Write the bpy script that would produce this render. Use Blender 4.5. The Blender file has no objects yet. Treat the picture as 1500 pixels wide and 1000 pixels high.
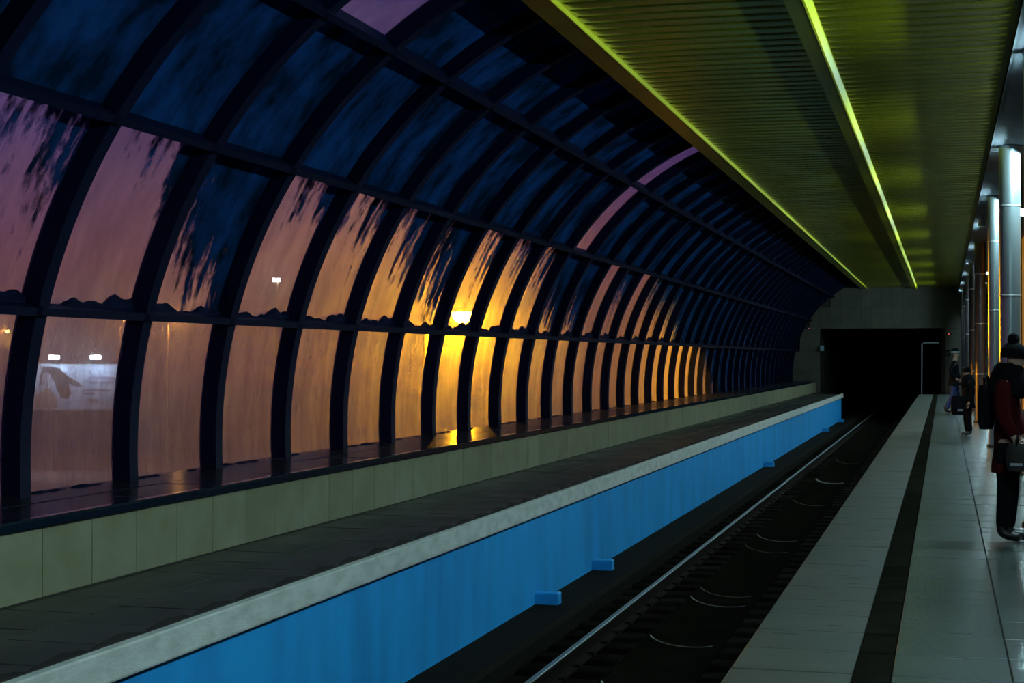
import bpy, bmesh, math, random
from mathutils import Vector, Matrix, Euler
R = math.radians
random.seed(7)
sc = bpy.context.scene
COL = sc.collection

# ------------------------------------------------------------------ camera, sky, exposure
cam_d = bpy.data.cameras.new('camera'); cam = bpy.data.objects.new('camera', cam_d); COL.objects.link(cam)
cam.location = (0, 0, 1.5)
cam.rotation_euler = (R(90 + 0.605), 0, R(15.06))
cam_d.sensor_width = 36; cam_d.lens = 36 * 2350 / 1500; cam_d.clip_end = 2000
sc.camera = cam

w = bpy.data.worlds.new('dusk_sky'); sc.world = w; w.use_nodes = True
wn = w.node_tree.nodes; wl = w.node_tree.links; wn.clear()
wo = wn.new('ShaderNodeOutputWorld'); bg = wn.new('ShaderNodeBackground'); bg.inputs[1].default_value = 1.0
tc = wn.new('ShaderNodeTexCoord'); sp = wn.new('ShaderNodeSeparateXYZ'); rp = wn.new('ShaderNodeValToRGB')
mr = wn.new('ShaderNodeMapRange'); mr.inputs[1].default_value = -0.1; mr.inputs[2].default_value = 0.5
wl.new(tc.outputs['Generated'], sp.inputs[0]); wl.new(sp.outputs[2], mr.inputs[0]); wl.new(mr.outputs[0], rp.inputs[0])
wl.new(rp.outputs[0], bg.inputs[0]); wl.new(bg.outputs[0], wo.inputs[0])
def el(z): return (z + 0.1) / 0.6
stops = [(-0.1, (.46, .105, .24)), (0.0, (.86, .150, .210)), (0.04, (.70, .140, .215)), (0.085, (.29, .105, .29)),
         (0.14, (.120, .090, .35)), (0.3, (.055, .058, .24)), (0.5, (.016, .030, .135))]
while len(rp.color_ramp.elements) < len(stops): rp.color_ramp.elements.new(0.5)
for e, (z, c) in zip(rp.color_ramp.elements, stops): e.position = el(z); e.color = (*c, 1)
sc.view_settings.view_transform = 'Standard'; sc.view_settings.look = 'None'
sc.view_settings.gamma = 1; sc.view_settings.use_curve_mapping = False
sc.view_settings.exposure = 0.0
sc.cycles.max_bounces = 8; sc.cycles.transparent_max_bounces = 24; sc.cycles.volume_bounces = 0
sc.cycles.sample_clamp_indirect = 4.0
LAMP = 1050.0            # platform tubes
SODIUM = 8600.0        # street lamp, watts
HAZE = 0.0095          # haze density outside

# ------------------------------------------------------------------ helpers
def link(o, parent=None):
    COL.objects.link(o)
    if parent is not None: o.parent = parent
    return o
def tag(o, label=None, cat=None, group=None, kind=None):
    if label: o['label'] = label
    if cat: o['category'] = cat
    if group: o['group'] = group
    if kind: o['kind'] = kind
    return o
def empty(name, loc=(0, 0, 0), rz=0):
    o = bpy.data.objects.new(name, None); link(o); o.location = loc; o.rotation_euler = (0, 0, rz); o.empty_display_size = .1
    return o
def inst(name, me, parent=None, loc=(0, 0, 0), rot=(0, 0, 0), color=None):
    o = bpy.data.objects.new(name, me); link(o, parent); o.location = loc; o.rotation_euler = rot
    if color is not None: o.color = color
    return o

class MB:
    """collects boxes, prisms, tubes and lathes into one mesh"""
    def __init__(s): s.v = []; s.f = []
    def box(s, x0, x1, y0, y1, z0, z1):
        b = len(s.v)
        s.v += [(x0,y0,z0),(x1,y0,z0),(x1,y1,z0),(x0,y1,z0),(x0,y0,z1),(x1,y0,z1),(x1,y1,z1),(x0,y1,z1)]
        s.f += [tuple(b+i for i in q) for q in ((3,2,1,0),(4,5,6,7),(0,1,5,4),(1,2,6,5),(2,3,7,6),(3,0,4,7))]
        return s
    def cbox(s, x0, x1, y0, y1, z0, z1, c):
        """box with a chamfered upper rim"""
        b = len(s.v)
        s.v += [(x0,y0,z0),(x1,y0,z0),(x1,y1,z0),(x0,y1,z0),(x0,y0,z1-c),(x1,y0,z1-c),(x1,y1,z1-c),(x0,y1,z1-c),
                (x0+c,y0+c,z1),(x1-c,y0+c,z1),(x1-c,y1-c,z1),(x0+c,y1-c,z1)]
        s.f += [tuple(b+i for i in q) for q in ((3,2,1,0),(0,1,5,4),(1,2,6,5),(2,3,7,6),(3,0,4,7),(4,5,9,8),(5,6,10,9),(6,7,11,10),(7,4,8,11),(8,9,10,11))]
        return s
    def extr(s, prof, y0, y1):
        """profile [(x,z)...] anticlockwise seen from -Y, extruded along Y"""
        b = len(s.v); n = len(prof)
        s.v += [(x, y0, z) for x, z in prof] + [(x, y1, z) for x, z in prof]
        s.f += [tuple(b+i for i in range(n)), tuple(b+n+i for i in reversed(range(n)))]
        for i in range(n):
            j = (i+1) % n; s.f.append((b+j, b+i, b+n+i, b+n+j))
        return s
    def tube(s, pts, r, n=10, caps=True):
        pts = [Vector(p) for p in pts]; rs = r if isinstance(r, (list, tuple)) else [r]*len(pts)
        b = len(s.v); m = len(pts)
        for i, p in enumerate(pts):
            d = (pts[min(i+1, m-1)] - pts[max(i-1, 0)]).normalized()
            a = d.cross(Vector((0, 0, 1)) if abs(d.z) < .9 else Vector((1, 0, 0))).normalized(); c = d.cross(a)
            for k in range(n):
                t = 2*math.pi*k/n; s.v.append(tuple(p + (a*math.cos(t) + c*math.sin(t))*rs[i]))
        for i in range(m-1):
            for k in range(n):
                k2 = (k+1) % n; s.f.append((b+i*n+k, b+i*n+k2, b+(i+1)*n+k2, b+(i+1)*n+k))
        if caps:
            s.f.append(tuple(b+k for k in reversed(range(n)))); s.f.append(tuple(b+(m-1)*n+k for k in range(n)))
        return s
    def lathe(s, prof, n=20, c=(0, 0, 0), sx=1, sy=1):
        """profile [(r,z)...] turned about z"""
        b = len(s.v)
        for r, z in prof:
            for k in range(n):
                t = 2*math.pi*k/n; s.v.append((c[0]+r*math.cos(t)*sx, c[1]+r*math.sin(t)*sy, c[2]+z))
        for i in range(len(prof)-1):
            for k in range(n):
                k2 = (k+1) % n; s.f.append((b+i*n+k, b+i*n+k2, b+(i+1)*n+k2, b+(i+1)*n+k))
        s.f.append(tuple(b+k for k in reversed(range(n)))); s.f.append(tuple(b+(len(prof)-1)*n+k for k in range(n)))
        return s
    def mesh(s, name, mat, smooth=False):
        me = bpy.data.meshes.new(name); me.from_pydata(s.v, [], s.f); me.materials.append(mat)
        bm = bmesh.new(); bm.from_mesh(me); bmesh.ops.recalc_face_normals(bm, faces=bm.faces); bm.to_mesh(me); bm.free()
        if smooth:
            for p in me.polygons: p.use_smooth = True
            try: me.set_sharp_from_angle(angle=R(40))
            except Exception: pass
        return me
    def obj(s, name, mat, parent=None, loc=(0, 0, 0), smooth=False):
        return inst(name, s.mesh(name, mat, smooth), parent, loc)

# ------------------------------------------------------------------ materials
def node_mat(name):
    m = bpy.data.materials.new(name); m.use_nodes = True; m.node_tree.nodes.clear()
    return m, m.node_tree.nodes, m.node_tree.links
def pm(name, col, rough=.6, metal=0., spec=.5, col2=None, scale=4., stretch=(1, 1, 1), rand=0., bump=0., bscale=40., lo=.35, hi=.65,
       coat=0., coat_rough=.1, emit=None, estr=0., rough2=None, detail=5.):
    m, n, l = node_mat(name)
    out = n.new('ShaderNodeOutputMaterial'); b = n.new('ShaderNodeBsdfPrincipled'); l.new(b.outputs[0], out.inputs[0])
    b.inputs['Base Color'].default_value = (*col, 1); b.inputs['Roughness'].default_value = rough
    b.inputs['Metallic'].default_value = metal; b.inputs['Specular IOR Level'].default_value = spec
    b.inputs['Coat Weight'].default_value = coat; b.inputs['Coat Roughness'].default_value = coat_rough
    if emit: b.inputs['Emission Color'].default_value = (*emit, 1); b.inputs['Emission Strength'].default_value = estr
    geo = n.new('ShaderNodeNewGeometry'); mp = n.new('ShaderNodeMapping'); mp.inputs['Scale'].default_value = stretch
    l.new(geo.outputs['Position'], mp.inputs[0])
    src = None
    if col2 is not None:
        nz = n.new('ShaderNodeTexNoise'); nz.inputs['Scale'].default_value = scale; nz.inputs['Detail'].default_value = detail
        l.new(mp.outputs[0], nz.inputs['Vector'])
        cr = n.new('ShaderNodeValToRGB'); cr.color_ramp.elements[0].position = lo; cr.color_ramp.elements[1].position = hi
        cr.color_ramp.elements[0].color = (*col, 1); cr.color_ramp.elements[1].color = (*col2, 1)
        l.new(nz.outputs[0], cr.inputs[0]); src = cr.outputs[0]
        if rough2 is not None:
            rr = n.new('ShaderNodeMapRange'); rr.inputs[1].default_value = lo; rr.inputs[2].default_value = hi
            rr.inputs[3].default_value = rough; rr.inputs[4].default_value = rough2
            l.new(nz.outputs[0], rr.inputs[0]); l.new(rr.outputs[0], b.inputs['Roughness'])
    if rand > 0:
        oi = n.new('ShaderNodeObjectInfo'); rm = n.new('ShaderNodeMapRange')
        rm.inputs[3].default_value = 1 - rand; rm.inputs[4].default_value = 1 + rand
        l.new(oi.outputs['Random'], rm.inputs[0])
        mx = n.new('ShaderNodeVectorMath'); mx.operation = 'SCALE'; l.new(rm.outputs[0], mx.inputs['Scale'])
        if src is not None: l.new(src, mx.inputs[0])
        else: mx.inputs[0].default_value = col
        src = mx.outputs[0]
    if src is not None: l.new(src, b.inputs['Base Color'])
    if bump > 0:
        nb = n.new('ShaderNodeTexNoise'); nb.inputs['Scale'].default_value = bscale; nb.inputs['Detail'].default_value = 6
        l.new(mp.outputs[0], nb.inputs['Vector'])
        bp = n.new('ShaderNodeBump'); bp.inputs['Strength'].default_value = bump; bp.inputs['Distance'].default_value = .02
        l.new(nb.outputs[0], bp.inputs['Height']); l.new(bp.outputs[0], b.inputs['Normal'])
    return m

M = {}
M['rib'] = pm('navy_painted_steel', (.0015, .0035, .020), .5, spec=.10)
def polished(name, col, share, rough, bump, bscale):
    """dark stone with an even polish: a fixed share of mirror over a matt body"""
    m, n, l = node_mat(name); out = n.new('ShaderNodeOutputMaterial'); mx = n.new('ShaderNodeMixShader'); mx.inputs[0].default_value = share
    d = n.new('ShaderNodeBsdfDiffuse'); d.inputs[0].default_value = (*col, 1); gq = n.new('ShaderNodeBsdfGlossy'); gq.inputs['Roughness'].default_value = rough
    geo = n.new('ShaderNodeNewGeometry'); nz = n.new('ShaderNodeTexNoise'); nz.inputs['Scale'].default_value = bscale; nz.inputs['Detail'].default_value = 4
    l.new(geo.outputs['Position'], nz.inputs['Vector']); bp_ = n.new('ShaderNodeBump'); bp_.inputs['Strength'].default_value = bump; bp_.inputs['Distance'].default_value = .01
    l.new(nz.outputs[0], bp_.inputs['Height']); l.new(bp_.outputs[0], gq.inputs['Normal'])
    l.new(d.outputs[0], mx.inputs[1]); l.new(gq.outputs[0], mx.inputs[2]); l.new(mx.outputs[0], out.inputs[0]); return m
M['granite'] = polished('polished_dark_granite', (.008, .008, .014), .32, .20, .22, 6)
M['sill_edge'] = pm('dark_blue_glazed_edge', (.004, .012, .026), .12, spec=.5)
M['cream'] = pm('cream_wall_tile', (.200, .195, .115), .35, spec=.4, col2=(.250, .250, .165), scale=3, rand=.10, bump=.03, bscale=12)
M['grout'] = pm('dark_grout', (.035, .030, .022), .9)
M['ledge'] = pm('worn_ledge_tile', (.020, .021, .016), .38, spec=.45, col2=(.042, .044, .034), scale=2.2, stretch=(1, .5, 1), rand=.18, rough2=.55)
M['wedge'] = pm('dark_sawtooth_edge', (.010, .008, .007), .8, col2=(.020, .014, .010), scale=9)  # dark colour of the sawtooth strip beside the coping
M['coping'] = pm('weathered_white_concrete', (.60, .62, .60), .8, col2=(.42, .44, .42), scale=7, stretch=(1, .6, 1.5), bump=.3, bscale=30, lo=.4, hi=.75)
M['blue'] = pm('blue_wall_paint', (.006, .350, .840), .6, col2=(.005, .255, .660), scale=1.6, stretch=(1, 1.4, .35), bump=.25, bscale=18, lo=.38, hi=.72, detail=8)
M['slab'] = pm('blackened_concrete', (.010, .009, .007), .9, spec=.03, col2=(.010, .009, .007), scale=3, bump=.3, bscale=20)
M['sleeper'] = pm('tarred_sleeper', (.006, .005, .004), .9, spec=.0, col2=(.014, .012, .009), scale=8, rand=.35)
M['bed'] = pm('oily_trackbed', (.002, .002, .0015), .95, spec=.1, col2=(.004, .0035, .003), scale=5)
M['gutter'] = pm('damp_gutter', (.0035, .003, .0022), .75, spec=.0, col2=(.007, .006, .0045), scale=2.5, rough2=.75)
M['wet'] = pm('wet_mortar_glint', (.13, .115, .08), .35, spec=.4, col2=(.02, .017, .012), scale=14)  # pale colour puts reflected light into the wet gutter joints
M['rail'] = pm('rusty_rail', (.010, .007, .005), .8, spec=.04)
M['railtop'] = pm('polished_rail_head', (.50, .56, .60), .45, metal=1.)
M['plat'] = pm('platform_edge_slab', (.049, .052, .042), .55, spec=.25, col2=(.034, .036, .029), scale=3.0, stretch=(.5, 1.6, 1), rand=.06, lo=.4, hi=.72, bump=.05, bscale=30)
M['stripe'] = pm('dark_stripe_tile', (.005, .005, .0035), .9, spec=0., col2=(.010, .0095, .007), scale=6, rand=.15)
M['floor'] = pm('glossy_floor_tile', (.060, .076, .074), .25, spec=.6, col2=(.045, .057, .055), scale=1.6, stretch=(.6, 1.5, 1), rand=.07, bump=.02, bscale=9)
M['stain'] = pm('scuff_mark', (.02, .018, .015), .7)
M['yellow'] = pm('yellow_lacquer_plank', (.58, .56, .006), .26, metal=.85, spec=.5, col2=(.43, .41, .005), scale=2.0, stretch=(.35, 2.5, 1), rand=.14, bump=.05, bscale=5)
M['yellowlit'] = pm('yellow_lacquer_lit', (.72, .70, .008), .4)  # brighter yellow stands in for light caught on the beams' right faces
M['soffit'] = pm('pale_soffit', (.11, .13, .145), .7, rand=.05, spec=.2)
M['column'] = pm('satin_steel_column', (.42, .50, .53), .28, metal=.85)
M['column_dark'] = pm('dark_steel_column', (.10, .085, .09), .35, metal=.7)  # darker steel given to the far columns
M['ring'] = pm('column_ring', (.70, .74, .74), .3, metal=.8)
M['brown'] = pm('dark_brown_granite', (.030, .020, .018), .22, spec=.5, col2=(.045, .030, .026), scale=20, rand=.2)
M['endtile'] = pm('drab_end_wall_tile', (.062, .064, .046), .55, col2=(.080, .082, .062), scale=2, rand=.12)
M['black'] = pm('tunnel_black', (.004, .004, .004), .95)
M['roof'] = pm('dark_roof', (.004, .005, .012), .9)
M['housing'] = pm('lamp_housing', (.25, .27, .27), .5)
M['tube'] = pm('fluorescent_tube', (.8, .9, .9), .5, emit=(.58, .93, 1.0), estr=LAMP)
M['amber'] = pm('amber_lit_glass', (.3, .15, .02), .3, emit=(1.0, .42, .03), estr=.22)
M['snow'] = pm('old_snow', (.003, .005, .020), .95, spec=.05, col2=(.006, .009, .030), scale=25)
M['ground'] = pm('snowy_ground', (.42, .36, .42), .9, col2=(.20, .16, .20), scale=.12, bump=.2, bscale=1)

def pane_mat(name, z0, z1, wet):
    """misted glazing: clear glass, with frost running down from the top edge where obj.color says so"""
    m, n, l = node_mat(name)
    out = n.new('ShaderNodeOutputMaterial')
    tcn = n.new('ShaderNodeTexCoord'); oi = n.new('ShaderNodeObjectInfo')
    sx = n.new('ShaderNodeSeparateXYZ'); l.new(tcn.outputs['Object'], sx.inputs[0])
    sc_ = n.new('ShaderNodeSeparateColor'); l.new(oi.outputs['Color'], sc_.inputs[0])
    def math_(op, a, b=None, clamp=False):
        q = n.new('ShaderNodeMath'); q.operation = op; q.use_clamp = clamp
        for i, x in enumerate((a, b)):
            if x is None: continue
            if isinstance(x, (int, float)): q.inputs[i].default_value = x
            else: l.new(x, q.inputs[i])
        return q.outputs[0]
    ofs = n.new('ShaderNodeCombineXYZ'); r100 = math_('MULTIPLY', oi.outputs['Random'], 100.)
    l.new(r100, ofs.inputs[0]); l.new(r100, ofs.inputs[2])
    add = n.new('ShaderNodeVectorMath'); add.operation = 'ADD'; l.new(tcn.outputs['Object'], add.inputs[0]); l.new(ofs.outputs[0], add.inputs[1])
    def noise(scale, st, det=5, rough=.6):
        mp = n.new('ShaderNodeMapping'); mp.inputs['Scale'].default_value = st; l.new(add.outputs[0], mp.inputs[0])
        z = n.new('ShaderNodeTexNoise'); z.inputs['Scale'].default_value = scale; z.inputs['Detail'].default_value = det; z.inputs['Roughness'].default_value = rough
        l.new(mp.outputs[0], z.inputs['Vector']); return z.outputs[0]
    # 0 at the bottom of the pane, 1 at the top; plus a lean to the far side
    hz = n.new('ShaderNodeMapRange'); hz.inputs[1].default_value = z0; hz.inputs[2].default_value = z1; l.new(sx.outputs[2], hz.inputs[0])
    hy = n.new('ShaderNodeMapRange'); hy.inputs[1].default_value = 0.1; hy.inputs[2].default_value = 1.5; l.new(sx.outputs[1], hy.inputs[0])
    streak = noise(2.2, (.8, 3.2, .55), 6, .65)
    fine = noise(14, (1, 2.0, .45), 4)
    v = math_('ADD', math_('MULTIPLY', hz.outputs[0], .70), math_('MULTIPLY', hy.outputs[0], .38))
    v = math_('ADD', v, math_('MULTIPLY', math_('SUBTRACT', streak, .5), 1.5))
    v = math_('ADD', v, math_('MULTIPLY', math_('SUBTRACT', fine, .5), .75))
    v = math_('ADD', v, math_('SUBTRACT', math_('MULTIPLY', sc_.outputs[0], 2.2), 1.72))
    edge = n.new('ShaderNodeMapRange'); edge.inputs[1].default_value = -.06; edge.inputs[2].default_value = .16; l.new(v, edge.inputs[0])
    frost = edge.outputs[0]
    # frosted share: blue, dull, lets a little light through
    mott = noise(1.7, (1, 1.3, .9), 7, .6)
    cr = n.new('ShaderNodeValToRGB'); cr.color_ramp.elements[0].position = .40; cr.color_ramp.elements[1].position = .62
    cr.color_ramp.elements[0].color = (.003, .016, .045, 1); cr.color_ramp.elements[1].color = (.012, .068, .250, 1)
    l.new(mott, cr.inputs[0])
    dif = n.new('ShaderNodeBsdfDiffuse'); l.new(cr.outputs[0], dif.inputs[0])
    trl = n.new('ShaderNodeBsdfTranslucent'); l.new(cr.outputs[0], trl.inputs[0])
    fm = n.new('ShaderNodeMixShader'); fm.inputs[0].default_value = .45; l.new(dif.outputs[0], fm.inputs[1]); l.new(trl.outputs[0], fm.inputs[2])
    # clear share: thin water film with drops
    tr = n.new('ShaderNodeBsdfTransparent')
    drops = noise(30, (1, 2.2, .16), 3)
    dr = n.new('ShaderNodeMapRange'); dr.inputs[1].default_value = .55; dr.inputs[2].default_value = .75
    dr.inputs[3].default_value = .09; dr.inputs[4].default_value = .09 + wet; l.new(drops, dr.inputs[0])
    tint = n.new('ShaderNodeMix'); tint.data_type = 'RGBA'; tint.inputs[6].default_value = (.90, .86, .88, 1); tint.inputs[7].default_value = (.62, .58, .62, 1)
    l.new(noise(3, (1, 1.5, .35), 4), tint.inputs[0]); l.new(tint.outputs[2], tr.inputs[0])
    mist = n.new('ShaderNodeBsdfTranslucent'); mist.inputs[0].default_value = (.75, .68, .70, 1)
    cm = n.new('ShaderNodeMixShader'); l.new(dr.outputs[0], cm.inputs[0]); l.new(tr.outputs[0], cm.inputs[1]); l.new(mist.outputs[0], cm.inputs[2])
    gl = n.new('ShaderNodeBsdfGlossy'); gl.inputs['Roughness'].default_value = .15; gl.inputs[0].default_value = (.8, .9, 1, 1)
    fr = n.new('ShaderNodeFresnel'); fr.inputs[0].default_value = 1.15
    cg = n.new('ShaderNodeMixShader'); l.new(math_('MULTIPLY', fr.outputs[0], .25), cg.inputs[0]); l.new(cm.outputs[0], cg.inputs[1]); l.new(gl.outputs[0], cg.inputs[2])
    mixs = n.new('ShaderNodeMixShader'); l.new(frost, mixs.inputs[0]); l.new(cg.outputs[0], mixs.inputs[1]); l.new(fm.outputs[0], mixs.inputs[2])
    l.new(mixs.outputs[0], out.inputs[0])
    return m

# ------------------------------------------------------------------ arched glazed wall
XC, ZC, RC = -1.975, .748, 4.45                     # the arch is a circle
RIN, ROUT, RGL = RC - .07, RC + .09, RC + .07
def arc(th, r): return (XC - r*math.cos(R(th)), ZC + r*math.sin(R(th)))
TB, T = -3.6, [14.4, 33.8, 52.1, 70.5]
Y0, DY, RW = 10.2, 1.59, .14
KS = list(range(-8, 40))
wall_left = tag(empty('wall_left', (-6.4, 0, .5)), 'arched steel and glass wall of misted and frosted panes with dark navy ribs', kind='structure')
WO = Vector((-6.4, 0, .5))
def wl_inst(name, me, y, color=None): 
    o = inst(name, me, wall_left, (-WO.x, y, -WO.z), color=color); return o
def strip_prof(t0, t1, ri, ro, n):
    a = [arc(t0 + (t1-t0)*i/n, ri) for i in range(n+1)]; b = [arc(t0 + (t1-t0)*i/n, ro) for i in range(n+1)]
    return a + b[::-1]
def arc_solid(t0, t1, ri, ro, y0, y1, n):
    mb = MB(); a = [arc(t0 + (t1-t0)*i/n, ri) for i in range(n+1)]; b = [arc(t0 + (t1-t0)*i/n, ro) for i in range(n+1)]
    for i in range(n+1):
        for (x, z) in (a[i], b[i]): mb.v += [(x, y0, z), (x, y1, z)]
    for i in range(n):
        p = 4*i; q = p+4
        mb.f += [(p, p+1, q+1, q), (p+2, q+2, q+3, p+3), (p, q, q+2, p+2), (p+1, p+3, q+3, q+1)]
    mb.f += [(0, 2, 3, 1), (4*n, 4*n+1, 4*n+3, 4*n+2)]
    return mb
rib_me = arc_solid(TB, 72, RIN, ROUT, -RW/2, RW/2, 40).mesh('rib', M['rib'], True)
for k in KS: wl_inst('rib', rib_me, Y0 + DY*k)
for i, t in enumerate(T):
    dt = .40
    tm = arc_solid(t-dt, t+dt, RIN-.03, ROUT-.01, RW/2-.20, DY-RW/2+.02, 1).mesh('transom', M['rib'])
    for k in KS[:-1]: wl_inst('transom', tm, Y0 + DY*k)
rows = [(TB, T[0]), (T[0], T[1]), (T[1], T[2]), (T[2], T[3])]
frost_row2 = {-2: .5, -1: .42, 0: .38, 1: .62, 2: .38, 3: .42, 4: .45, 5: .55, 6: .42, 7: .40, 8: .45, 9: .62, 10: .60, 11: 0, 12: .48, 13: 0, 14: .45, 15: .5, 16: .55, 17: .65}
pane_me, pane_hi = [], []
for i, (a, b) in enumerate(rows):
    za, zb = arc(a, RGL)[1], arc(b, RGL)[1]
    pane_me.append(arc_solid(a, b, RGL, RGL+.012, RW/2-.02, DY-RW/2+.02, 10).mesh('pane', pane_mat('misted_pane_row_%d' % i, za, zb, .35 if i == 0 else .15), True))
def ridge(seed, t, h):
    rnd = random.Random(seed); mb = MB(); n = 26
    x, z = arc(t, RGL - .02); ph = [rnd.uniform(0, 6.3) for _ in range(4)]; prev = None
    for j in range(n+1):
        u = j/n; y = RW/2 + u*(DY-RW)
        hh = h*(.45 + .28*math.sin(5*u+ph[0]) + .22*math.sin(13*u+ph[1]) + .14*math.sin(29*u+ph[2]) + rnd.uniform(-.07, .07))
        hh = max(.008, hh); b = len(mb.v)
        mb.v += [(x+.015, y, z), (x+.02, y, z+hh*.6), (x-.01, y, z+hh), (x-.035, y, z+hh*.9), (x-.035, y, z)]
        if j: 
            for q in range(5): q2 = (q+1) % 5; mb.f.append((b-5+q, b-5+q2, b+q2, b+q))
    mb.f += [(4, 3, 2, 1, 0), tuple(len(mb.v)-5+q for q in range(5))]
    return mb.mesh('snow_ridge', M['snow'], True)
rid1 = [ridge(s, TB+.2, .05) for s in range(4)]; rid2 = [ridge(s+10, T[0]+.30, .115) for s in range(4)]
for k in KS[:-1]:
    y = Y0 + DY*k
    for i in range(4):
        if i == 0: fr = 0.0 if k < 19 else min(.9, (k-18)*.16)
        elif i == 1: fr = frost_row2.get(k, .95 if k > 0 else .45)
        else: fr = 1.6
        if (i, k) in ((3, 1), (3, 9), (2, 9)): fr = .08
        p = wl_inst('pane', pane_me[i], y, (fr, 0, 0, 1))
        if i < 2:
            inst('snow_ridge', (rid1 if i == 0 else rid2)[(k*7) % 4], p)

# ------------------------------------------------------------------ sill, parapet, ledge, blue wall
YA, YB = -3.0, 70.0
sill = tag(MB().box(-6.62, -5.45, YA, 72, .40, .468).obj('trim_1', M['grout']), 'dark polished granite window sill under the glazing, laid in two rows of slabs', kind='structure')
sl_me = MB().cbox(0, .552, .004, 1.186, 0, .034, .004).mesh('sill_slab', M['granite'])
for r in range(2):
    for j in range(62): inst('sill_slab', sl_me, sill, (-6.60 + .558*r, YA + 1.19*j + .4*r, .468), (random.uniform(-.003, .003), random.uniform(-.004, .004), 0))
trim = tag(MB().extr([(-5.49, .445), (-5.425, .445), (-5.415, .458), (-5.415, .498), (-5.425, .512), (-5.484, .512)], YA, 72).obj('trim_2', M['sill_edge'], smooth=False), 'thin dark blue edge strip along the front of the granite sill', kind='structure')
par = tag(MB().box(-5.62, -5.452, YA, 72, -.02, .44).obj('wall_parapet', M['grout']), 'low parapet wall faced with cream tiles below the sill', kind='structure')
pt = MB(); pt.box(0, .012, .004, .601, .012, .444)
pt_me = pt.mesh('wall_tile', M['cream'])
for j in range(124): inst('wall_tile', pt_me, par, (-5.452 + random.uniform(-.0015, .0015), 8.93 - 20*.605 + .605*j, 0))
ledge = tag(MB().box(-5.62, -4.21, YA, YB, -.30, -.024).obj('floor_ledge', M['grout']), 'dark tiled ledge between the cream parapet and the white coping', kind='structure')
lt_a = MB().cbox(.003, .607, .003, .602, 0, .024, .003).mesh('ledge_tile', M['ledge'])
lt_b = MB().cbox(.003, .607, .003, .602, 0, .024, .003).mesh('ledge_tile', M['ledge'])
for j in range(118):
    y = 9.1 - 20*.605 + .605*j
    for r in range(2):
        if y + .6 < YB:
            inst('ledge_tile', lt_a, ledge, (-5.45 + .613*r, y + .3*r, -.024 + random.uniform(-.0015, .0015)), (random.uniform(-.002, .002), random.uniform(-.002, .002), 0))
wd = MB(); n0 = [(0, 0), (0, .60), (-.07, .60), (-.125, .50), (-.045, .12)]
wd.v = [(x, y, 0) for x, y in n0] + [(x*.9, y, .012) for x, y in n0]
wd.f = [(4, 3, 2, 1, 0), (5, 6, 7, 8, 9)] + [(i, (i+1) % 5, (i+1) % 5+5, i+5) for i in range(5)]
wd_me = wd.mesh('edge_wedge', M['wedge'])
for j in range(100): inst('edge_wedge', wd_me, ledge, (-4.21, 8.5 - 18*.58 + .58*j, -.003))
cop = tag(MB().extr([(-4.198, -.172), (-4.152, -.172), (-4.148, -.16), (-4.150, -.01), (-4.158, 0), (-4.21, .002), (-4.21, -.015), (-4.198, -.018)], YA, YB).obj('trim_3', M['coping']), 'weathered white concrete coping band above the blue wall', kind='structure')
bw = MB().box(-4.32, -4.20, YA, YB-.6, -1.40, -.02)
blue = tag(bw.obj('wall_trackside', M['blue']), 'bright blue painted track wall under the white coping', kind='structure')
bk = MB().cbox(0, .25, 0, .16, 0, .125, .012).mesh('stub_block', M['blue'])
for y in (16.55, 19.4, 38.9, 58.2, 67.0): inst('stub_block', bk, blue, (-4.20, y, -1.11))

# ------------------------------------------------------------------ track
ZR = -1.10
bedo = tag(MB().box(-4.3, -1.15, YA, 100, -1.60, -1.42).obj('floor_trackbed', M['bed']), 'black oily track bed between the blue wall and the platform', kind='structure')
MB().extr([(-4.3, -1.42), (-3.72, -1.42), (-3.70, -1.15), (-3.74, -1.11), (-4.3, -1.11)], YA, 100).obj('walkway_slab', M['slab'], bedo)
g = MB(); n = 12
for y in (YA, 100):
    for i in range(n+1):
        t = math.pi*i/n; g.v.append((-2.46 - .42*math.cos(t), y, -1.27 - .13*math.sin(t)))
for i in range(n): g.f.append((i, i+1, n+2+i, n+1+i))
g.obj('gutter', M['gutter'], bedo, smooth=True)
for y, wdt in ((13.6, .05), (16.0, .05), (18.7, .06), (19.5, .03), (24.1, .03), (25.6, .06), (32.0, .05), (37.6, .35), (45.0, .06)):
    a = MB(); m_ = 14
    for yy in (y, y + wdt):
        for i in range(m_+1):
            t = math.pi*(.06 + .62*i/m_); a.v.append((-2.46 - .415*math.cos(t), yy, -1.262 - .13*math.sin(t)))
    for i in range(m_): a.f.append((i, i+1, m_+2+i, m_+1+i))
    a.obj('gutter_joint', M['wet'], bedo, smooth=True)
track = tag(empty('railway_track', (-2.46, 0, -1.42)), 'sunken railway track with one gleaming rail and dark half sleepers', 'track')
TO = Vector((-2.46, 0, -1.42))
slp = MB().cbox(-.40, .40, -.13, .13, 0, .165, .012).mesh('sleeper', M['sleeper'])
for j in range(124):
    y = -1.0 + .6*j
    for x in (-3.27, -1.65): inst('sleeper', slp, track, (x-TO.x, y + random.uniform(-.02, .02), 0), (0, 0, random.uniform(-.02, .02)))
rp_ = [(-.075, 0), (.075, 0), (.075, .012), (.01, .03), (.01, .115), (.036, .128), (.036, .160), (-.036, .160), (-.036, .128), (-.01, .115), (-.01, .03), (-.075, .012)]
for x in (-3.22, -1.70):
    rl = MB().extr(rp_, YA, 100).obj('rail', M['rail'], track, (x-TO.x, 0, .162))
    hd = MB().extr([(-.026, .158), (.026, .158), (.026, .166), (.020, .170), (-.020, .170), (-.026, .166)], YA, 100).obj('rail_head', M['railtop'], rl)
ch = MB().box(-.09, -.02, -.05, .05, .165, .20).box(.02, .09, -.05, .05, .165, .20).mesh('rail_clip', M['rail'])
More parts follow.
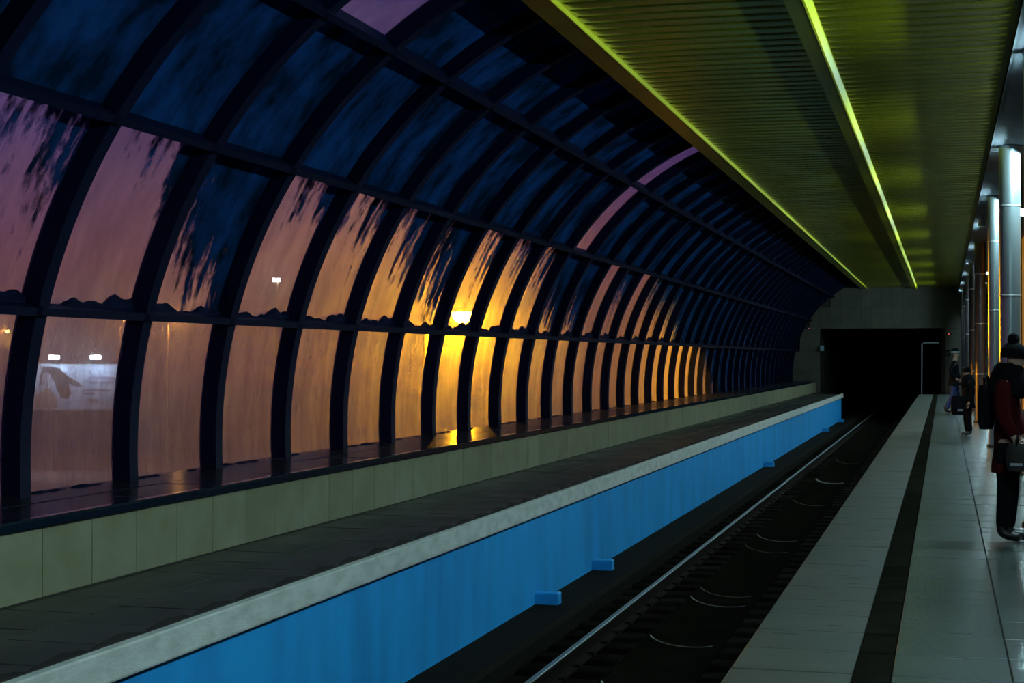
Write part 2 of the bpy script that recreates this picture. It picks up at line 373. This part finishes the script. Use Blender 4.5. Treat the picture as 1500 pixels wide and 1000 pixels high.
for j in range(60):
    inst('rail_clip', ch, track, (-3.22-TO.x, 5.0 + .6*j, 0))

# ------------------------------------------------------------------ platform
plat = tag(MB().box(-1.0, 1.75, YA, 69.7, -.16, -.022).box(-.86, 1.75, YA, 69.7, -1.6, -.16).obj('floor', M['grout']), 'platform floor of pale tiles with a dark warning stripe', kind='structure')
rowsF = [('edge_slab', -1.0, -.425, M['plat']), ('stripe_tile', -.42, -.245, M['stripe']), ('floor_tile', -.24, .305, M['floor']),
         ('floor_tile', .31, .905, M['floor']), ('floor_tile', .91, 1.745, M['floor'])]
for nm, x0, x1, m in rowsF:
    me = MB().cbox(0, x1-x0, .004, .581, -.02, .002, .004).mesh(nm, m); far = MB()
    for j in range(126):
        y = 7.8 + .585*(j - 18)
        if y + .585 > 69.7: break
        if y < 40: inst(nm, me, plat, (x0, y, random.uniform(-.0008, .0008)), (random.uniform(-.0012, .0012), random.uniform(-.0012, .0012), 0))
        else: far.cbox(x0, x1, y + .004, y + .581, -.02, .002, .004)
    tag(far.obj(nm, m, plat), kind='stuff')

# ------------------------------------------------------------------ ceiling
CZ = 4.6
ceil = tag(MB().box(-3.45, .62, YA, 72, CZ+.03, CZ+.12).obj('ceiling', M['roof']), 'glossy yellow slatted ceiling over the track with raised ribs', kind='structure')
pw = .30
for nm, x0, x1 in (('ceiling_plank', -3.24, -1.30), ('ceiling_plank', -1.12, .60)):
    mb = MB(); c = .012
    mb.extr([(0, 0), (x1-x0, 0), (x1-x0, .02), (0, .02)], 0, .01); mb.v.clear(); mb.f.clear()
    L = x1-x0
    prof = [(.004, .022), (.004, .010), (.016, .001), (.08, -.0012), (.15, -.002), (.22, -.0012), (pw-.016, .001), (pw-.004, .010), (pw-.004, .022)]
    q = len(prof)
    mb.v = [(0, y, z) for y, z in prof] + [(L, y, z) for y, z in prof]
    mb.f = [(i, i+1, q+i+1, q+i) for i in range(q-1)] + [tuple(range(q)), tuple(reversed(range(q, 2*q)))]
    me = mb.mesh('ceiling_plank', M['yellow'], True); far = MB()
    for j in range(240):
        y = 4.0 + pw*j
        if y + pw > 72: break
        if y < 46: inst(nm, me, ceil, (x0, y, CZ + random.uniform(-.001, .001)), (random.uniform(-.003, .003), random.uniform(-.0008, .0008), 0))
        else:
            b = len(far.v); far.v += [(x0+vx, y+vy, CZ+vz) for vx, vy, vz in mb.v]; far.f += [tuple(b+i for i in f) for f in mb.f]
    tag(far.obj(nm, M['yellow'], ceil, smooth=True), kind='stuff')
eb = MB().box(-3.47, -3.235, YA, 72, CZ-.05, CZ+.05).obj('edge_beam', M['yellow'], ceil)
MB().box(-3.235, -3.222, YA, 72, CZ-.054, CZ+.01).obj('lit_edge', M['yellowlit'], eb)
cd_ = MB().extr([(-1.32, CZ+.02), (-1.30, CZ-.085), (-1.145, CZ-.085), (-1.125, CZ+.02)], YA, 72).obj('cable_duct', M['yellow'], ceil)
MB().extr([(-1.145, CZ-.090), (-1.125, CZ-.090), (-1.09, CZ-.02), (-1.09, CZ+.02), (-1.125, CZ+.02)], YA, 72).obj('lit_edge', M['yellowlit'], cd_)
sof = tag(MB().box(.60, 1.80, YA, 72, 4.26, 4.34).box(.60, .64, YA, 72, 4.25, CZ+.05).obj('ceiling_soffit', M['soffit']), 'pale lowered soffit above the row of steel columns', kind='structure')
sp_me = MB().box(0, 1.12, .005, 1.195, -.012, 0).mesh('soffit_panel', M['soffit'])
for j in range(62): inst('soffit_panel', sp_me, sof, (.62, YA + 1.2*j, 4.262))
rf = MB(); n = 12; pr = [arc(68 + 22*i/n, RGL+.05) for i in range(n+1)] + [(1.95, arc(90, RGL+.05)[1])]
pr2 = [(1.95, arc(90, RGL+.05)[1]+.15)] + [arc(68 + 22*(n-i)/n, RGL+.2) for i in range(n+1)]
allp = pr + pr2; m_ = len(pr)
for y in (YA-.2, 72.2): rf.v += [(x, y, z) for x, z in allp]
N = len(allp)
for i in range(N): j = (i+1) % N; rf.f.append((i, j, N+j, N+i))
for i in range(m_-1): rf.f += [(i, i+1, N-2-i, N-1-i), (N+i, N+N-1-i, N+N-2-i, N+i+1)]
tag(rf.obj('ceiling_roof', M['roof']), 'dark roof shell above the yellow ceiling', kind='structure')

# ------------------------------------------------------------------ right wall, end wall, back wall
wr = tag(MB().box(1.77, 1.95, YA, 72, -.1, 5.3).obj('wall_right', M['roof']), 'dark brown polished stone wall behind the columns', kind='structure')
bays = [(6.2, 1.6), (22.3, 1.6), (37.0, 1.7), (52.4, 2.2), (63.0, 2.4)]
wp = MB().box(-.02, 0, .004, 1.196, .02, 4.25).mesh('wall_panel', M['brown'])
for j in range(62):
    y = YA + 1.2*j
    if any(a - 1.2 < y < a + L for a, L in bays) or y + 1.2 > 72: continue
    inst('wall_panel', wp, wr, (1.77, y, 0))
for i, (a, L) in enumerate(bays):
    d = tag(MB().box(1.72, 1.77, a-.06, a, 0, 4.25).box(1.72, 1.77, a+L, a+L+.06, 0, 4.25).box(1.72, 1.77, a, a+L, .0, .35).obj('door_%d' % (i+1), M['brown']),
            ['amber lit glazed bay in the brown wall beside the camera', 'amber lit glazed bay behind the nearest columns', 'amber lit glazed bay right of the broad steel column',
             'amber lit glazed bay seen between the two bright columns', 'amber lit glazed bay seen farthest down the platform'][i], kind='structure')
    MB().box(1.745, 1.76, a, a+L, .35, 4.25).obj('lit_pane', M['amber'], d)
ew = MB()
def wedge_poly(mb, pts, y0, y1):
    b = len(mb.v); n = len(pts)
    mb.v += [(x, y0, z) for x, z in pts] + [(x, y1, z) for x, z in pts]
    mb.f += [tuple(b+i for i in range(n)), tuple(b+n+i for i in reversed(range(n)))] + [(b+i, b+(i+1) % n, b+n+(i+1) % n, b+n+i) for i in range(n)]
PZ, PXL, PXR = 2.82, -5.25, -.12
lp = [(PXL, -1.6)] + [(PXL, PZ)] + [arc(t, RIN-.01) for t in (27, 22, 17, 12, 7, 2, -2, -5)] + [(-6.35, -1.6)]
wedge_poly(ew, lp, 72.03, 72.3)
up = [(PXL, PZ), (2, PZ), (2, 5.25)] + [arc(t, RGL) for t in (90, 80, 70, 62, 54, 46, 40, 34, 28)]
wedge_poly(ew, up, 72.03, 72.3)
ew.box(PXR, 2, 72.03, 72.3, -1.6, PZ)
endw = tag(ew.obj('wall_end', M['grout']), 'drab tiled end wall around the black tunnel mouth', kind='structure')
et = MB().cbox(0, .44, 0, .93, 0, .02, .004)
et.v = [(x, -z, y) for x, y, z in et.v]; et_me = et.mesh('end_tile', M['endtile'])
for i in range(19):
    for j in range(7):
        x, z = -6.6 + .445*i, -.94 + .94*j
        cx, cz = x + .22, z + .46
        if math.hypot(cx-XC, cz-ZC) > RIN + .1 and cx < XC: continue
        if PXL - .1 < x + .22 < PXR and cz < PZ: continue
        zz = .0
        inst('end_tile', et_me, endw, (x, 72.04 - .02, z))
tun = tag(MB().box(PXL-.2, PXL, 72.03, 100, -1.6, PZ+.2).box(PXR, PXR+.2, 72.3, 100, -1.6, PZ+.2).box(PXL-.2, PXR+.2, 72.3, 100, PZ, PZ+.2).box(PXL-.2, PXR+.2, 99.8, 100, -1.6, PZ).obj('wall_tunnel', M['black']),
          'black walls of the tunnel beyond the end wall', kind='structure')
tag(MB().box(-6.75, 2, YA-.2, 100.2, -2.0, -1.6).box(-6.75, -6.60, YA-.2, 72.3, -1.6, .45).box(-6.62, -5.62, 69.9, 72.3, -1.6, .40).obj('floor_base', M['black']), 'black foundation under the track and the walls', kind='structure')
back = tag(MB().box(-6.7, 2, YA-.2, YA, -1.6, 5.3).obj('wall_back', M['endtile']), 'closed end wall behind the viewer', kind='structure')
pf = tag(MB().tube([(-.93, 71.2, -1.4), (-.90, 71.2, 2.12), (-.84, 71.2, 2.17), (-.2, 71.2, 2.17)], .022, 8).obj('handrail', pm('pale_pipe', (.30, .36, .42), .5), smooth=True),
         'thin pale pipe frame standing in the tunnel mouth', 'pipe frame')
jb = empty('junction_box', (PXL + .01, 71.95, 1.95)); tag(jb, 'small pale blue box on the left edge of the tunnel mouth', 'box')
MB().cbox(-.02, .14, -.10, .03, -.12, .12, .01).obj('case', pm('pale_blue_box', (.20, .34, .40), .5), jb)
MB().box(.02, .10, -.112, -.10, -.06, .06).obj('cover', pm('pale_blue_cover', (.24, .38, .44), .5), jb)
cl = empty('clock_box', (.16, 72.0, 1.73)); tag(cl, 'small black box fixed to the end pillar beside the walking man', 'box')
MB().cbox(-.13, .13, -.20, .02, -.12, .12, .015).obj('case', M['black'], cl); MB().box(-.09, .09, -.21, -.2, -.08, .08).obj('face_plate', pm('box_face', (.02, .02, .02), .3), cl)
sg = empty('signal_lamp', (.22, 72.0, 2.56)); tag(sg, 'tiny red lamp high on the end pillar', 'lamp')
MB().cbox(-.12, .12, -.1, .02, -.04, .04, .01).obj('case', M['black'], sg)
MB().box(-.05, .05, -.11, -.1, -.02, .02).obj('lens', pm('red_lens', (.4, .05, .03), .3, emit=(1, .15, .08), estr=.6), sg)

# ------------------------------------------------------------------ columns and lamps
CZT = 4.25
def column(y, r, label):
    c = tag(empty('steel_column', (.83, y, 0)), label, 'column', 'steel columns along the platform')
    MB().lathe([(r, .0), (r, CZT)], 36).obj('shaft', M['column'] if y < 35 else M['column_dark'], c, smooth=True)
    for z in (1.14, 2.31, 3.47): MB().lathe([(r+.001, -.012), (r+.006, -.008), (r+.006, .008), (r+.001, .012)], 36).obj('ring', M['ring'], c, (0, 0, z), smooth=True)
    MB().lathe([(r+.03, .0), (r+.03, .03), (r+.012, .05), (r+.001, .052)], 36).obj('base_ring', M['brown'], c, smooth=True)
    MB().lathe([(r+.001, -.03), (r+.02, -.02), (r+.02, 0)], 36).obj('cap', M['soffit'], c, (0, 0, CZT), smooth=True)
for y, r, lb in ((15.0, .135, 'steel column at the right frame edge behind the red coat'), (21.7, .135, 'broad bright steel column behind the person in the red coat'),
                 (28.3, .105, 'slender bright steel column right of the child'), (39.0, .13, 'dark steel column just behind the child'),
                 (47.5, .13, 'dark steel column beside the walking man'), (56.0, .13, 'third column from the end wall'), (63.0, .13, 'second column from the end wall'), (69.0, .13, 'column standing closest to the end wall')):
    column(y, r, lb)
def lamp(y, label):
    t = tag(empty('ceiling_lamp', (1.25, y, 4.10)), label, 'lamp', 'tube lamps under the soffit')
    MB().box(-.16, .12, -.68, .68, -.02, 0).box(.09, .12, -.68, .68, -.17, -.02).box(-.16, .12, -.68, -.66, -.17, -.02).box(-.16, .12, .66, .68, -.17, -.02).box(-.16, .12, -.01, .01, -.17, -.02).obj('housing', M['housing'], t)
    for q in (-.4, .4): MB().tube([(0, q, 0), (0, q, .15)], .008, 6).obj('hanger', M['housing'], t)
    MB().tube([(0, -.60, -.085), (0, .60, -.085)], .019, 10).obj('tube', M['tube'], t, smooth=True)
for j in range(11):
    lamp(1.6 + 6.6*j, ('%s tube lamp from the end wall, hung under the soffit' % ('eleventh', 'tenth', 'ninth', 'eighth', 'seventh', 'sixth', 'fifth', 'fourth', 'third', 'second', 'nearest')[j]).replace('nearest tube lamp from', 'tube lamp nearest to'))
sk = tag(empty('ceiling_spotlight', (.72, 32.0, 4.25)), 'small white spotlight under the soffit edge', 'spotlight')
MB().tube([(0, 0, 0), (0, 0, -.10)], .015, 8).obj('stem', M['housing'], sk); 
MB().lathe([(.03, .0), (.07, -.05), (.075, -.14), (.05, -.15)], 16).obj('head', pm('white_enamel', (.55, .6, .6), .4), sk, (0, 0, -.08), smooth=True)

# ------------------------------------------------------------------ outside: ground, haze, street lamps, billboard
GZ = -6.6
tag(MB().box(-320, -6.9, -120, 420, GZ-.5, GZ).obj('ground_outside', M['ground']), 'snowy ground seen through the lower panes', kind='structure')
hm, hn, hl = node_mat('dusk_haze')
ho = hn.new('ShaderNodeOutputMaterial'); hv = hn.new('ShaderNodeVolumeScatter'); hv.inputs['Color'].default_value = (.96, .90, .97, 1)
hv.inputs['Density'].default_value = HAZE; hv.inputs['Anisotropy'].default_value = .80; hl.new(hv.outputs[0], ho.inputs['Volume'])
hm.volume_intersection_method = 'ACCURATE' if hasattr(hm, 'volume_intersection_method') else None
tag(MB().box(-260, -6.75, -60, 320, GZ, 14).obj('haze', hm), 'evening haze hanging outside the glazing', 'haze', kind='stuff')
M['pole'] = pm('street_pole', (.50, .36, .24), .6)
M['sodium'] = pm('sodium_bulb', (1, .6, .2), .4, emit=(1, .50, .06), estr=60)
M['white_lamp'] = pm('cold_white_lamp', (.9, 1, 1), .4, emit=(.55, .9, 1), estr=160)
def street_lamp(x, y, z, label, watts, mat, rgb, arm=(1.0, 0), bs=1.0):
    t = tag(empty('street_lamp', (x - arm[0], y - arm[1], GZ)), label, 'street lamp', 'street lamps outside the glazing'); h = z - GZ
    MB().tube([(0, 0, 0), (0, 0, h-.6), (arm[0]*.35, arm[1]*.35, h+.02), (arm[0]*.8, arm[1]*.8, h+.10)], [.10, .07, .05, .04], 10).obj('pole', M['pole'], t, smooth=True)
    MB().lathe([(.05, .16), (.16, .13), (.22, .04), (.20, .02)], 16, (arm[0], arm[1], h)).obj('hood', M['pole'], t, smooth=True)
    MB().lathe([(.02*bs, -.17*bs), (.10*bs, -.14*bs), (.16*bs, -.06*bs), (.16*bs, .0), (.14*bs, .02)], 16, (arm[0], arm[1], h)).obj('bulb', mat, t, smooth=True)
    if watts:
        ld = bpy.data.lights.new('bulb_light', 'POINT'); ld.energy = watts; ld.color = rgb; ld.shadow_soft_size = .12
        lo = bpy.data.objects.new('bulb_light', ld); link(lo, t); lo.location = (arm[0], arm[1], h - .10 - .22*bs)
street_lamp(-12.0, 39.65, 2.68, 'glaring sodium street lamp close behind the glazing', SODIUM, M['sodium'], (1, .46, .002), bs=1.7)
street_lamp(-53.1, 105.0, 4.4, 'slim orange lit street lamp standing right of the billboard', 1800, M['sodium'], (1, .45, .08), arm=(.8, 0))
street_lamp(-63.8, 117.5, 4.55, 'small orange street lamp glinting above the right edge of the billboard', 1100, M['sodium'], (1, .45, .08), arm=(.8, 0))
street_lamp(-64.8, 101.6, 3.5, 'orange street lamp left of the billboard', 1100, M['sodium'], (1, .45, .08), arm=(.8, 0))
mast = tag(empty('floodlight_mast', (-46.3, 107, GZ)), 'tall mast with two small white floodlights', 'floodlight')
MB().tube([(0, 0, 0), (0, 0, 13.8)], [.16, .09], 10).obj('pole', M['pole'], mast, smooth=True)
MB().box(-.35, .35, -.05, .05, 13.7, 13.8).obj('crossbar', M['pole'], mast)
for x in (-.17, .17): MB().cbox(x-.10, x+.10, -.16, -.05, 13.62, 13.86, .02).obj('floodlight_head', M['white_lamp'], mast)

bb = tag(empty('billboard', (-60.05, 103.0, GZ), R(15)), 'floodlit billboard with a long haired figure, seen through a misted pane', 'billboard')
bz0, bz1 = -2.1 - GZ, 1.0 - GZ
MB().box(-3.15, 3.15, 0, .18, bz0, bz1).obj('panel', pm('billboard_panel', (.66, .60, .80), .6, col2=(.74, .70, .90), scale=1.2), bb)
MB().box(-3.22, 3.22, -.03, .22, bz1, bz1+.10).box(-3.22, 3.22, -.03, .22, bz0-.10, bz0).box(-3.22, -3.15, -.03, .22, bz0, bz1).box(3.15, 3.22, -.03, .22, bz0, bz1).obj('frame', pm('billboard_frame', (.5, .5, .55), .6), bb)
MB().tube([(-1.55, .15, 0), (-1.55, .15, bz0)], .16, 10).obj('post', pm('billboard_post', (.10, .06, .06), .7), bb, smooth=True)
def flat(name, pts, mat, depth):
    mb = MB(); n = len(pts); mb.v = [(x, -depth, z) for x, z in pts] + [(x, 0, z) for x, z in pts]
    mb.f = [tuple(range(n)), tuple(reversed(range(n, 2*n)))] + [(i, (i+1) % n, n+(i+1) % n, n+i) for i in range(n)]
    return mb.obj(name, mat, bb)
def bp(px, py): return ((px-112)/20.4, bz1 - (py-535)/20.4)
hair = [(62, 538), (76, 534.5), (88, 540), (98, 550), (112, 558), (122, 566), (112, 566), (100, 561), (104, 576), (100, 584), (90, 582), (84, 572), (80, 560), (72, 548), (66, 548), (62, 560), (58, 566), (58, 552)]
flat('printed_hair', [(x, max(min(z, bz1-.05), bz0)) for x, z in (bp(*p) for p in hair)], pm('print_brown', (.03, .015, .02), .7), .012)
flat('printed_body', [bp(*p) for p in [(50, 597), (52, 580), (60, 574), (66, 568), (74, 568), (78, 576), (84, 584), (84, 597)]], pm('print_tan', (.42, .20, .15), .7), .016)
flat('printed_face', [(-2.15+.36*math.cos(t*.4), bz1-1.0+.52*math.sin(t*.4)) for t in range(16)], pm('print_skin', (.50, .40, .48), .7), .020)
for px, py, wd_, mat_ in ((148, 553, 36, (.30, .22, .42)), (148, 560, 36, (.32, .24, .45)), (142, 571, 40, (.22, .17, .26)), (130, 576, 16, (.22, .17, .26))):
    x, z = bp(px, py); flat('printed_line', [(x-wd_/41, z-.07), (x+wd_/41, z-.07), (x+wd_/41, z+.07), (x-wd_/41, z+.07)], pm('print_ink', mat_, .7), .012)
x, z = bp(137, 586.5); flat('printed_badge', [(x-.26, z-.15), (x+.26, z-.15), (x+.26, z+.15), (x-.26, z+.15)], pm('print_gold', (.20, .13, .08), .7), .012)
for px in (85, 145):
    x = (px-112)/20.4
    arm_ = MB().tube([(x, .1, bz1), (x, -.9, bz1+.55)], .035, 8).obj('lamp_arm', M['pole'], bb)
    MB().cbox(x-.34, x+.34, -1.15, -.85, bz1+.45, bz1+.72, .05).obj('floodlight', M['white_lamp'], bb)
    ld = bpy.data.lights.new('flood', 'POINT'); ld.energy = 170; ld.color = (.36, .72, 1); ld.shadow_soft_size = .2
    lo = bpy.data.objects.new('flood', ld); link(lo, bb); lo.location = (x, -1.1, bz1+.35); lo.rotation_euler = (R(50), 0, 0)

# ------------------------------------------------------------------ people
def skin_obj(name, chains, mat, parent, sub=2):
    """chains: list of [(x,y,z,r)...]; points with equal coordinates weld into one figure"""
    bm = bmesh.new(); ly = bm.verts.layers.skin.verify(); idx = {}; first = True
    for chn in chains:
        prev = None
        for p in chn:
            key = (round(p[0], 4), round(p[1], 4), round(p[2], 4))
            if key not in idx:
                v = bm.verts.new(p[:3]); r = p[3]; v[ly].radius = (r, p[4]) if len(p) > 4 else (r, r)
                if first: v[ly].use_root = True; first = False
                idx[key] = v
            v = idx[key]
            if prev is not None and bm.edges.get((prev, v)) is None: bm.edges.new((prev, v))
            prev = v
    me = bpy.data.meshes.new(name); bm.to_mesh(me); bm.free()
    o = bpy.data.objects.new(name, me); COL.objects.link(o)
    s = o.modifiers.new('s', 'SKIN'); s.use_smooth_shade = True; s.branch_smoothing = .4
    d = o.modifiers.new('d', 'SUBSURF'); d.levels = sub; d.render_levels = sub
    dg = bpy.context.evaluated_depsgraph_get(); m2 = bpy.data.meshes.new_from_object(o.evaluated_get(dg))
    bpy.data.objects.remove(o); m2.materials.clear(); m2.materials.append(mat); m2.name = name
    for p in m2.polygons: p.use_smooth = True
    return inst(name, m2, parent)
SKIN = pm('skin', (.42, .26, .19), .55)
def person(loc, rz, H, label, coat_m, trouser_m, boot_m, hat_m, pose, coat_len=.85, hood=None, hat='beanie', group=None, slim=1.0):
    t = tag(empty('person', loc, rz), label, 'person', group); s = H/1.75
    J = {'pel': (0, 0, .95), 'spi': (0, 0, 1.12), 'che': (.0, 0, 1.32), 'nec': (-.005, 0, 1.47), 'jaw': (.02, 0, 1.55), 'hed': (.02, 0, 1.64), 'top': (.005, 0, 1.73)}
    for sd, q in (('l', 1), ('r', -1)):
        J.update({'sh'+sd: (0, .19*q, 1.40), 'el'+sd: (-.03, .24*q, 1.13), 'wr'+sd: (.06, .24*q, .88), 'ha'+sd: (.08, .24*q, .80),
                  'hi'+sd: (0, .09*q, .92), 'kn'+sd: (.02, .10*q, .50), 'an'+sd: (-.02, .10*q, .09), 'to'+sd: (.15, .11*q, .035)})
    J.update(pose)
    Rr = {'pel': .125, 'spi': .115, 'che': .135, 'nec': .055, 'jaw': .068, 'hed': .092, 'top': .055, 'sh': .044, 'el': .045, 'wr': .030, 'ha': .034, 'hi': .085, 'kn': .058, 'an': .036, 'to': .022}
    def P(k, f=1., a=0.): 
        x, y, z = J[k]; r = Rr.get(k, Rr.get(k[:2])); return (x*s, y*s, z*s, (r*f+a)*s)
    ch = [[P('pel', slim), P('spi', slim), P('che', slim), P('nec'), P('jaw'), P('hed'), P('top')]]
    hx, hy, hzz = J['hed']; ch.append([P('hed'), ((hx+.105)*s, hy*s, (hzz-.02)*s, .016*s)])          # nose
    for q in (1, -1): ch.append([P('hed'), (hx*s, (hy+.092*q)*s, (hzz-.01)*s, .018*s)])              # ears
    for sd, q in (('l', 1), ('r', -1)):
        ch += [[P('che', slim), P('sh'+sd), P('el'+sd), P('wr'+sd), P('ha'+sd)], [P('pel', slim), P('hi'+sd), P('kn'+sd), P('an'+sd), P('to'+sd)]]
    skin_obj('body', ch, SKIN, t)
    for sd, q in (('l', 1), ('r', -1)):                                                                # hands: four fingers and a thumb
        h = Vector(J['ha'+sd]); d = (h - Vector(J['wr'+sd])).normalized(); side = Vector((1, 0, 0)); side = (side - d*side.dot(d)).normalized(); inn = d.cross(side)*q
        for f_, ln in ((-1.5, .060), (-.5, .072), (.5, .070), (1.5, .062)):
            a = h + side*f_*.016 + d*.02; b = a + d*ln*.6 + inn*.012; c = b + d*ln*.35 + inn*.035
            skin_obj('finger', [[(*(a*s), .0095*s), (*(b*s), .009*s), (*(c*s), .007*s)]], SKIN, t, 1)
        a = h + side*.022 - d*.02; b = a + side*.035 + d*.02; c = b + d*.035 + inn*.015
        skin_obj('thumb', [[(*(a*s), .011*s), (*(b*s), .010*s), (*(c*s), .008*s)]], SKIN, t, 1)
    # coat with sleeves, then its skirt
    cc = [[P('pel', slim, .03), P('spi', slim, .035), P('che', slim, .055), P('nec', 1, .035)]]
    for sd in 'lr': cc.append([P('che', slim, .055), P('sh'+sd, 1, .045), P('el'+sd, 1, .035), P('wr'+sd, 1, .022)])
    skin_obj('coat', cc, coat_m, t)
    px, py, pz = J['pel']; prof = []
    for i in range(9):
        u = i/8; z = 1.08 + (coat_len - 1.08)*u; prof.append((.150 + .045*u + .008*math.sin(9*u), z))
    prof = [(prof[-1][0]-.03, prof[-1][1]+.01)] + prof[::-1]
    MB().lathe([(r*s, z*s) for r, z in prof], 24, (px*s, py*s, 0), .92*slim, 1.12*slim).obj('coat_skirt', coat_m, t, smooth=True)
    for sd in 'lr':
        skin_obj('trouser_leg', [[P('hi'+sd, 1, .018), P('kn'+sd, 1, .020), P('an'+sd, 1, .026)]], trouser_m, t)
        ax, ay, az = J['an'+sd]; tx, ty, tz = J['to'+sd]
        skin_obj('boot', [[(ax*s, ay*s, (az+.12)*s, .058*s), (ax*s, ay*s, (az-.015)*s, .056*s), ((ax*.45+tx*.55)*s, (ay+ty)/2*s, (az-.035)*s, .048*s), (tx*s, ty*s, (az-.045)*s, .040*s)]], boot_m, t)
    cx, cy = J['top'][0]*s + .008*s, J['top'][1]*s; z0 = (J['hed'][2] + .015)*s
    hp = [(.110, 0), (.113, .03), (.108, .07), (.088, .11), (.05, .135), (.012, .14)]
    MB().lathe([(r*s, z*s) for r, z in hp], 20, (cx, cy, z0)).obj('hat', hat_m, t, smooth=True)
    if hat == 'pompom':
        MB().lathe([(.01*s, -.055*s), (.04*s, -.04*s), (.055*s, 0), (.04*s, .04*s), (.01*s, .055*s)], 14, (cx, cy, z0 + .165*s)).obj('pompom', hat_m, t, smooth=True)
    if hat == 'band':
        MB().lathe([(.113*s, 0), (.119*s, .008*s), (.119*s, .04*s), (.112*s, .048*s)], 20, (cx, cy, z0)).obj('hat_band', pm('pale_blue_knit', (.30, .42, .46), .8), t, smooth=True)
    if hood is not None:
        nx, ny, nz = J['nec']
        MB().lathe([(.13*s, -.19*s), (.185*s, -.15*s), (.18*s, -.06*s), (.155*s, .03*s), (.125*s, .10*s), (.09*s, .13*s)], 20, (nx*s, ny*s, nz*s)).obj('scarf', hood, t, smooth=True)
    ex = (hx+.085)*s
    for q in (1, -1): MB().lathe([(.002, -.012*s), (.010*s, 0), (.002, .012*s)], 10, (ex, (hy+.034*q)*s, (hzz+.01)*s)).obj('eye', M['black'], t, smooth=True)
    return t
BLK = pm('black_cloth', (.006, .006, .008), .95, spec=.05); RED = pm('dark_red_wool', (.050, .003, .005), .95, spec=.1); JEAN = pm('blue_denim', (.010, .035, .16), .85)
NAVY = pm('dark_navy_jacket', (.004, .007, .012), .95, spec=.08); BOOT = pm('black_boot', (.005, .005, .006), .5)
person((.495, 13.75, .002), R(-12), 1.60, 'person in a dark red coat and black pompom hat with a backpack', RED, BLK, BOOT, BLK,
       {'nec': (.02, 0, 1.47), 'jaw': (.06, 0, 1.54), 'hed': (.065, 0, 1.63), 'top': (.055, 0, 1.72), 'shl': (.0, .16, 1.40), 'shr': (.0, -.16, 1.40), 'ell': (.02, .21, 1.14), 'wrl': (.13, .18, .94), 'hal': (.18, .17, .90),
        'elr': (.0, -.21, 1.14), 'wrr': (.10, -.20, .94), 'har': (.14, -.19, .88), 'knl': (.03, .06, .5), 'knr': (.0, -.06, .5), 'anl': (.0, .06, .09), 'anr': (-.03, -.06, .09), 'tol': (.17, .07, .035), 'tor': (.14, -.07, .035)}, coat_len=.62, hood=BLK, hat='pompom', slim=.72)
def bag(name, loc, rz, size, mat, label, cat, strap=True, buckle=True):
    b = tag(empty(name, loc, rz), label, cat); L, W, H_ = size
    mb = MB(); n = 16
    prof = []
    for i in range(7):
        u = i/6; k = 1 - .22*abs(2*u-1)**4; prof.append((k*.5, u*H_))
    mb.lathe([(r, z) for r, z in prof], n, (0, 0, 0), L, W); mb.obj('bag_body', mat, b, smooth=True)
    if strap: MB().tube([(0, -W*.3, H_*.9), (0, -W*.28, H_*1.15), (0, 0, H_*1.25), (0, W*.28, H_*1.15), (0, W*.3, H_*.9)], .012, 8).obj('strap', BLK, b, smooth=True)
    if buckle: MB().cbox(-.05, .05, -W*.52, -W*.47, H_*.20, H_*.30, .004).obj('buckle', M['ring'], b)
    return b
bag('backpack', (.338, 13.80, .92), R(-12), (.13, .28, .36), BLK, 'black backpack worn by the person in the red coat', 'backpack', buckle=False)
bag('handbag', (.565, 13.42, .60), R(-12), (.17, .08, .22), pm('patterned_bag', (.022, .017, .012), .7, col2=(.008, .006, .006), scale=18), 'dark patterned handbag with a bright buckle in front of the red coat', 'handbag')
person((.29, 45.2, .002), R(0), 1.74, 'person in a dark jacket, blue jeans and a banded hat walking far along the platform', NAVY, JEAN, BOOT, BLK,
       {'knl': (.06, .09, .50), 'anl': (.14, .10, .09), 'tol': (.30, .11, .035), 'knr': (-.06, -.09, .50), 'anr': (-.24, -.10, .11), 'tor': (-.09, -.11, .035), 'ell': (-.10, .24, 1.13), 'wrl': (.05, .22, .95), 'hal': (.11, .20, .90), 'elr': (-.12, -.24, 1.13), 'wrr': (.04, -.22, .95), 'har': (.10, -.20, .90)},
       coat_len=.78, hat='band')
person((.45, 32.3, .002), R(200), 1.30, 'small person in dark clothes standing in front of the slender column', BLK, BLK, BOOT, BLK, {}, coat_len=.72, hood=BLK)
bag('shoulder_bag', (.27, 32.0, .42), R(20), (.30, .20, .36), BLK, 'dark shoulder bag beside the small person in dark clothes', 'bag')
person((.95, 12.75, .002), R(0), 1.72, 'person in black mostly outside the right frame edge', BLK, BLK, BOOT, BLK,
       {'elr': (-.10, -.24, 1.12), 'wrr': (-.20, -.22, .92), 'har': (-.235, -.22, .84)}, coat_len=.70)
bag('carrier_bag', (.70, 12.54, .27), R(10), (.24, .16, .42), BLK, 'black bag hanging at the right frame edge beside the red coat', 'bag', buckle=False)
# scuffs on the platform
rs = random.Random(3)
for i in range(46):
    y = 8.2 + 22*rs.random()**1.6; x = rs.choice((rs.uniform(-.9, -.5), rs.uniform(-.15, .7))); a = rs.uniform(.02, .09); b = rs.uniform(.006, .02)
    mb = MB(); nq = 7; pts = [(a*math.cos(6.283*q/nq)*rs.uniform(.6, 1.1), b*math.sin(6.283*q/nq)*rs.uniform(.6, 1.2)) for q in range(nq)]
    mb.v = [(px_, py_, 0) for px_, py_ in pts] + [(px_, py_, .0012) for px_, py_ in pts]
    mb.f = [tuple(reversed(range(nq))), tuple(range(nq, 2*nq))] + [(q, (q+1) % nq, nq+(q+1) % nq, nq+q) for q in range(nq)]
    mb.obj('scuff_mark', M['stain'], plat, (x, y, .0025))
